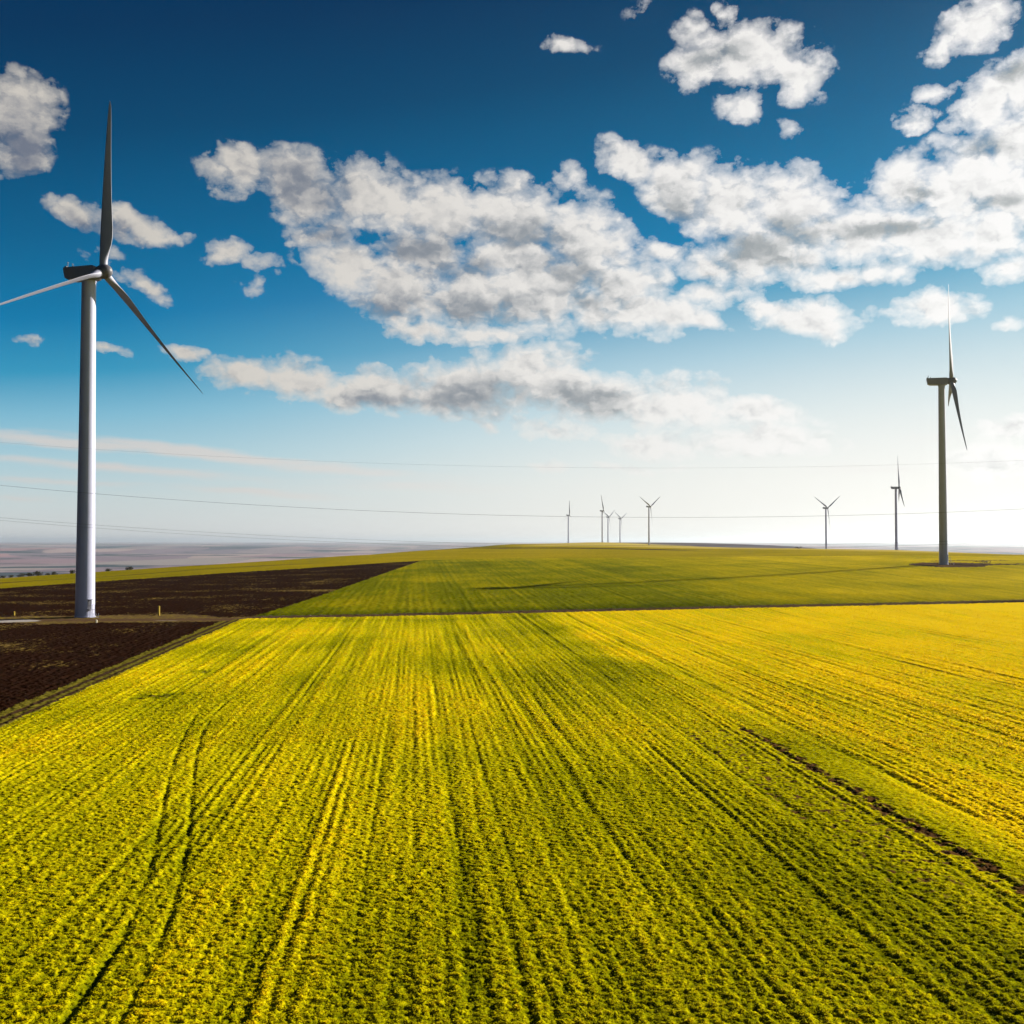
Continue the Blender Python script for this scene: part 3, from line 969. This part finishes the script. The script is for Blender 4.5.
# clouds: bearing, height, half sizes (all in the photograph's angular units), tilt, weight
CLOUDS = [
    (240, 173, 42, 26, 0, 1), (300, 187, 62, 36, 8, 1), (372, 196, 62, 38, 8, 1), (440, 212, 62, 40, 8, 1), (510, 222, 72, 48, 0, 1), (585, 245, 70, 52, 20, 1), (618, 278, 62, 42, 20, 1),
    (320, 233, 38, 18, 0, .85), (352, 268, 62, 30, 15, 1), (405, 285, 78, 38, 8, 1), (465, 292, 80, 38, 0, 1), (535, 290, 80, 46, 0, 1), (590, 302, 50, 30, 0, .9),
    (425, 250, 66, 26, 5, .9), (515, 262, 70, 30, 5, .95), (425, 330, 55, 14, 5, .8), (490, 328, 60, 18, 0, .8), (655, 312, 60, 28, 10, .95), (695, 320, 36, 18, 10, .8),
    (245, 372, 44, 22, 0, .9), (305, 378, 60, 26, 12, 1), (380, 390, 85, 26, 0, 1), (460, 388, 90, 34, 0, 1), (535, 375, 80, 40, 0, 1), (590, 392, 90, 34, 5, 1), (665, 402, 100, 30, 8, 1), (750, 412, 90, 18, 5, 1),
    (485, 426, 26, 10, 20, .6), (550, 428, 44, 12, 10, .7),
    (628, 162, 38, 22, 20, 1), (682, 185, 62, 36, 20, 1), (735, 205, 78, 42, 10, 1), (790, 205, 60, 42, 0, 1), (850, 232, 78, 36, 5, 1), (920, 243, 75, 34, 0, 1), (760, 258, 78, 38, 0, 1), (700, 262, 52, 18, 0, .8), (845, 278, 75, 16, 0, .9), (700, 290, 50, 18, 0, .9), (660, 248, 30, 14, 0, .7),
    (900, 188, 58, 34, -15, 1), (965, 185, 72, 56, -20, 1), (1010, 195, 62, 62, 0, 1), (990, 100, 40, 34, -50, 1), (1018, 85, 44, 30, -20, 1), (1015, 145, 48, 46, 0, 1), (922, 118, 28, 12, 0, .8), (985, 240, 60, 40, 0, .95), (940, 90, 26, 10, -10, .55),
    (745, 58, 78, 30, 10, 1), (705, 60, 46, 22, 0, 1), (798, 78, 46, 22, 20, 1), (738, 105, 30, 17, 0, .85), (975, 25, 52, 26, -20, 1), (945, 45, 26, 16, -40, .8), (725, 15, 10, 22, 0, .5), (690, 24, 20, 14, 0, .45), (563, 49, 26, 9, 0, .55), (795, 130, 26, 14, 0, .5), (573, 176, 22, 16, 20, .6), (640, 12, 22, 10, 0, .4),
    (816, 320, 68, 22, 5, 1), (775, 308, 40, 12, 10, .8), (932, 308, 58, 20, 0, 1), (1010, 320, 26, 10, 0, .7), (1005, 270, 40, 20, 0, .8), (620, 218, 14, 8, 0, .5),
    (660, 446, 80, 17, 3, 1), (750, 443, 95, 22, 0, 1), (548, 469, 30, 8, 0, .6), (1000, 458, 70, 22, 0, 1), (1008, 428, 44, 14, 0, 1), (640, 470, 70, 5, 0, .5),
    (14, 118, 50, 48, 20, .95), (24, 152, 34, 30, 0, .9), (75, 213, 30, 15, 10, .9), (132, 222, 54, 17, 8, .9), (172, 232, 30, 8, 0, .6), (150, 285, 44, 13, 25, .85), (128, 272, 26, 10, 0, .5), (230, 247, 22, 15, 0, .75), (262, 262, 24, 14, 0, .5), (256, 285, 14, 18, 0, .45), (186, 351, 32, 10, 8, .85), (100, 346, 30, 7, 0, .45), (25, 341, 18, 7, 0, .5), (100, 250, 30, 12, 0, .35),
]
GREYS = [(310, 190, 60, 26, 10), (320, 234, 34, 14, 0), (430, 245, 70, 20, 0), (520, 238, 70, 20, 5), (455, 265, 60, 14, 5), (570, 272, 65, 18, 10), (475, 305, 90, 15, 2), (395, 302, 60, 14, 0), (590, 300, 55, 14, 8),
         (480, 400, 110, 24, 0), (580, 400, 80, 22, 5), (390, 400, 60, 12, 0), (755, 254, 60, 26, 0), (800, 232, 40, 18, 10), (885, 232, 60, 12, 0), (720, 55, 40, 10, 0), (680, 205, 40, 16, 15), (915, 195, 26, 9, 0), (1010, 75, 30, 10, 0), (985, 145, 26, 14, 0), (20, 150, 50, 40, 0), (100, 225, 50, 10, 5), (995, 208, 36, 8, 0)]  # soft grey ellipses that paint shade into the clouds
STREAKS = [(60, 442, 190, 9, 2, .75), (215, 455, 190, 9, 6, .85), (330, 470, 170, 9, 4, .6), (120, 468, 260, 8, 3, .6), (60, 482, 160, 6, 1, .5), (260, 492, 150, 6, 3, .5), (20, 499, 60, 5, 0, .5), (400, 484, 180, 14, 2, .4), (860, 470, 80, 8, 0, .4), (930, 440, 60, 8, 0, .3)]


def build_world():
    w = bpy.data.worlds.new('World'); sc.world = w; w.use_nodes = True
    nt = w.node_tree; nt.nodes.clear(); t = NT(nt)
    D = t.node('ShaderNodeTexCoord').outputs['Generated']
    sep = t.node('ShaderNodeSeparateXYZ'); t.l.new(D, sep.inputs[0])
    az = t.math('MULTIPLY', t.math('ARCTAN2', sep.outputs[0], sep.outputs[1]), 57.29578)
    el = t.math('MULTIPLY', t.math('ARCSINE', sep.outputs[2]), 57.29578)
    cmb = t.node('ShaderNodeCombineXYZ'); t.l.new(az, cmb.inputs[0]); t.l.new(el, cmb.inputs[1])
    P = cmb.outputs[0]
    # ---- clear sky
    sky = t.node('ShaderNodeTexSky', sky_type='NISHITA')
    sky.sun_disc = False
    sky.sun_elevation = SUN_EL
    sky.sun_rotation = SUN_AZ
    sky.air_density = 1.0; sky.dust_density = 0.6; sky.ozone_density = 2.0
    sd = (math.sin(SUN_AZ), math.cos(SUN_AZ), 0)
    toward = t.vmath('DOT_PRODUCT', D, sd)
    shift = t.math('ADD', t.math('MULTIPLY', t.math('SUBTRACT', toward, 0.45), 11.0), 0.8)
    e2 = t.math('SUBTRACT', el, t.math('MULTIPLY', shift, t.ramp01(el, 0, 14, False)))
    e2 = t.math('DIVIDE', e2, 60.0)
    grad = t.curve(e2, [(0.0, (.70, .70, .69)), (0.045, (.60, .68, .69)), (0.085, (.42, .62, .70)), (0.13, (.22, .50, .66)), (0.175, (.035, .31, .52)),
                        (0.23, (.001, .19, .41)), (0.31, (.0002, .115, .27)), (0.39, (.0001, .058, .155)), (0.47, (.0001, .030, .10)), (0.75, (.0006, .018, .075))])
    bright = t.ramp01(toward, 0.12, 0.85, True, 0.0, 1.0)
    low = t.ramp01(el, 16, 1, True)
    grad = t.mix(t.math('MULTIPLY', t.math('MULTIPLY', bright, low), 0.92), grad, (1.02, .975, .92))
    nis = t.mix(1.0, sky.outputs[0], (0.02, 0.09, 0.10), 'MULTIPLY')
    clear = t.mix(0.04, grad, nis)
    # ---- clouds
    wn = t.noise(P, 0.25, 6, 0.6, out=1)
    wv = t.vmath('MULTIPLY', t.vmath('SUBTRACT', wn, (0.5, 0.5, 0.5)), (4.2, 2.6, 0))
    Q = t.vmath('ADD', P, wv)

    def blobs(lst, vec):
        acc = None
        for b in lst:
            X, Y, rx, ry, rot = b[:5]; wt = b[5] if len(b) > 5 else 1
            a, e = px_to_sky(X, Y); c = math.cos(rad(a))
            m = t.node('ShaderNodeMapping', vector_type='TEXTURE')
            t.put(m.inputs[0], vec)
            m.inputs['Location'].default_value = (a, e, 0)
            m.inputs['Rotation'].default_value = (0, 0, -rad(rot))
            m.inputs['Scale'].default_value = (rx / FOC * 57.3 * c * c * 1.08, ry / FOC * 57.3 * c * 1.1, 1)
            g = t.node('ShaderNodeTexGradient', gradient_type='SPHERICAL')
            t.l.new(m.outputs[0], g.inputs[0])
            f = g.outputs['Fac']
            if wt != 1: f = t.math('MULTIPLY', f, wt)
            acc = f if acc is None else t.math('MAXIMUM', acc, f)
        return acc
    F = blobs(CLOUDS, Q)
    S = t.scaled(P, 1, 1.45, 1)
    n1 = t.noise(S, 0.70, 8, 0.54)
    n3 = t.noise(S, 0.33, 4, 0.55)

    def puffs(vec):
        v1 = t.node('ShaderNodeTexVoronoi', feature='SMOOTH_F1', voronoi_dimensions='2D'); t.put(v1.inputs['Vector'], vec)
        v1.inputs['Scale'].default_value = 0.50; v1.inputs['Smoothness'].default_value = 0.35
        v1.inputs['Detail'].default_value = 2.0; v1.inputs['Roughness'].default_value = 0.52; v1.inputs['Lacunarity'].default_value = 2.2
        return v1.outputs['Distance']
    wob = t.vmath('MULTIPLY', t.vmath('SUBTRACT', t.noise(S, 0.9, 5, 0.62, out=1), (0.5, 0.5, 0.5)), (1.9, 1.9, 0))
    pv = t.vmath('ADD', S, wob)
    p0 = puffs(pv)
    p1 = puffs(t.vmath('ADD', pv, (0.28, 0.50, 0)))
    body = t.math('ADD', t.math('MULTIPLY', F, 1.75), t.math('MULTIPLY', t.math('SUBTRACT', n1, 0.5), 1.05))
    body = t.math('ADD', body, t.math('MULTIPLY', t.math('SUBTRACT', 0.50, p0), 0.75))
    body = t.math('ADD', body, t.math('MULTIPLY', t.math('SUBTRACT', n3, 0.5), 0.7))
    dens = t.math('POWER', t.ramp01(body, 0.02, 0.90, False), 0.72)
    dens = t.math('MULTIPLY', dens, t.ramp01(F, 0.0, 0.14))
    thick = t.ramp01(body, 0.8, 2.2, False)
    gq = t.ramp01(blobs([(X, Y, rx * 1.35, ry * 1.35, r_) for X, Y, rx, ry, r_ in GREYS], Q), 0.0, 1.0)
    billow = t.math('SUBTRACT', p0, p1)
    fine = t.math('SUBTRACT', t.noise(t.vmath('ADD', S, (0.22, 0.40, 0)), 0.75, 5, 0.6), n1)
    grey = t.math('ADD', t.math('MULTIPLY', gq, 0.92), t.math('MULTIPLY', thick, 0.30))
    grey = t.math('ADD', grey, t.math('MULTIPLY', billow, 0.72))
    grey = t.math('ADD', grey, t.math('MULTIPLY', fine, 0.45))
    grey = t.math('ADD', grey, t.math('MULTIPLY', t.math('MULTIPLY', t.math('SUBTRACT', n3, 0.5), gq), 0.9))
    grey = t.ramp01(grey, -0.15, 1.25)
    lit = t.mix(t.ramp01(toward, 0.1, 0.85), (.62, .585, .53), (.98, .965, .95))
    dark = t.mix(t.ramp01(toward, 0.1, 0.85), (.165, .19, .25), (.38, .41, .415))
    cc = t.mix(grey, lit, dark)  # sunlit and shaded sides painted into the cloud colour
    # air in front of the lower clouds
    cc = t.mix(t.math('MULTIPLY', t.ramp01(el, 8, 1, False), 0.30), cc, clear)
    col = t.mix(t.math('MULTIPLY', dens, 0.98), clear, cc)
    # ---- flat streaks low on the left
    st = blobs(STREAKS, t.vmath('ADD', P, t.vmath('MULTIPLY', wv, (0.3, 0.25, 0))))
    sn = t.noise(t.scaled(P, 0.12, 1.3, 1), 1.0, 5, 0.55)
    sden = t.ramp01(t.math('ADD', st, t.math('MULTIPLY', t.math('SUBTRACT', sn, 0.5), 0.9)), 0.08, 0.65)
    sden = t.math('MULTIPLY', sden, t.ramp01(st, 0, 0.15))
    col = t.mix(t.math('MULTIPLY', sden, 0.85), col, t.mix(t.ramp01(toward, 0.1, 0.8), (.67, .63, .60), (.88, .86, .83)))
    col = t.mix(t.ramp01(toward, 0.0, -0.7), col, t.mix(1.0, col, (.20, .21, .26), 'MULTIPLY'))
    bg = t.node('ShaderNodeBackground')
    sc_ = t.mix(1.0, col, tuple([10.0 / (2 ** EXPOSURE)] * 3), 'MULTIPLY')
    t.l.new(sc_, bg.inputs[0])
    bg.inputs[1].default_value = 0.1
    out = t.node('ShaderNodeOutputWorld')
    t.l.new(bg.outputs[0], out.inputs[0])
    w.cycles.sampling_method = 'MANUAL'
    w.cycles.sample_map_resolution = 512


build_world()
sl = bpy.data.lights.new('sun', 'SUN')
sl.energy = 5.0; sl.angle = rad(0.5); sl.color = (1.0, 0.92, 0.80)
so_ = bpy.data.objects.new('sun', sl); COL.objects.link(so_)
dirv = Vector((math.sin(SUN_AZ) * math.cos(SUN_EL), math.cos(SUN_AZ) * math.cos(SUN_EL), math.sin(SUN_EL)))
so_.rotation_euler = dirv.to_track_quat('Z', 'Y').to_euler()
so_.location = (200, 100, 150)

vs = sc.view_settings
vs.view_transform = 'Standard'; vs.look = 'None'; vs.exposure = EXPOSURE; vs.gamma = 1.0
vs.use_curve_mapping = False
sc.render.engine = 'CYCLES'
cy = sc.cycles
cy.use_denoising = True
cy.use_adaptive_sampling = True; cy.adaptive_threshold = 0.02
cy.max_bounces = 6; cy.diffuse_bounces = 3; cy.transmission_bounces = 3; cy.volume_bounces = 1; cy.glossy_bounces = 2
cy.sample_clamp_indirect = 4.0
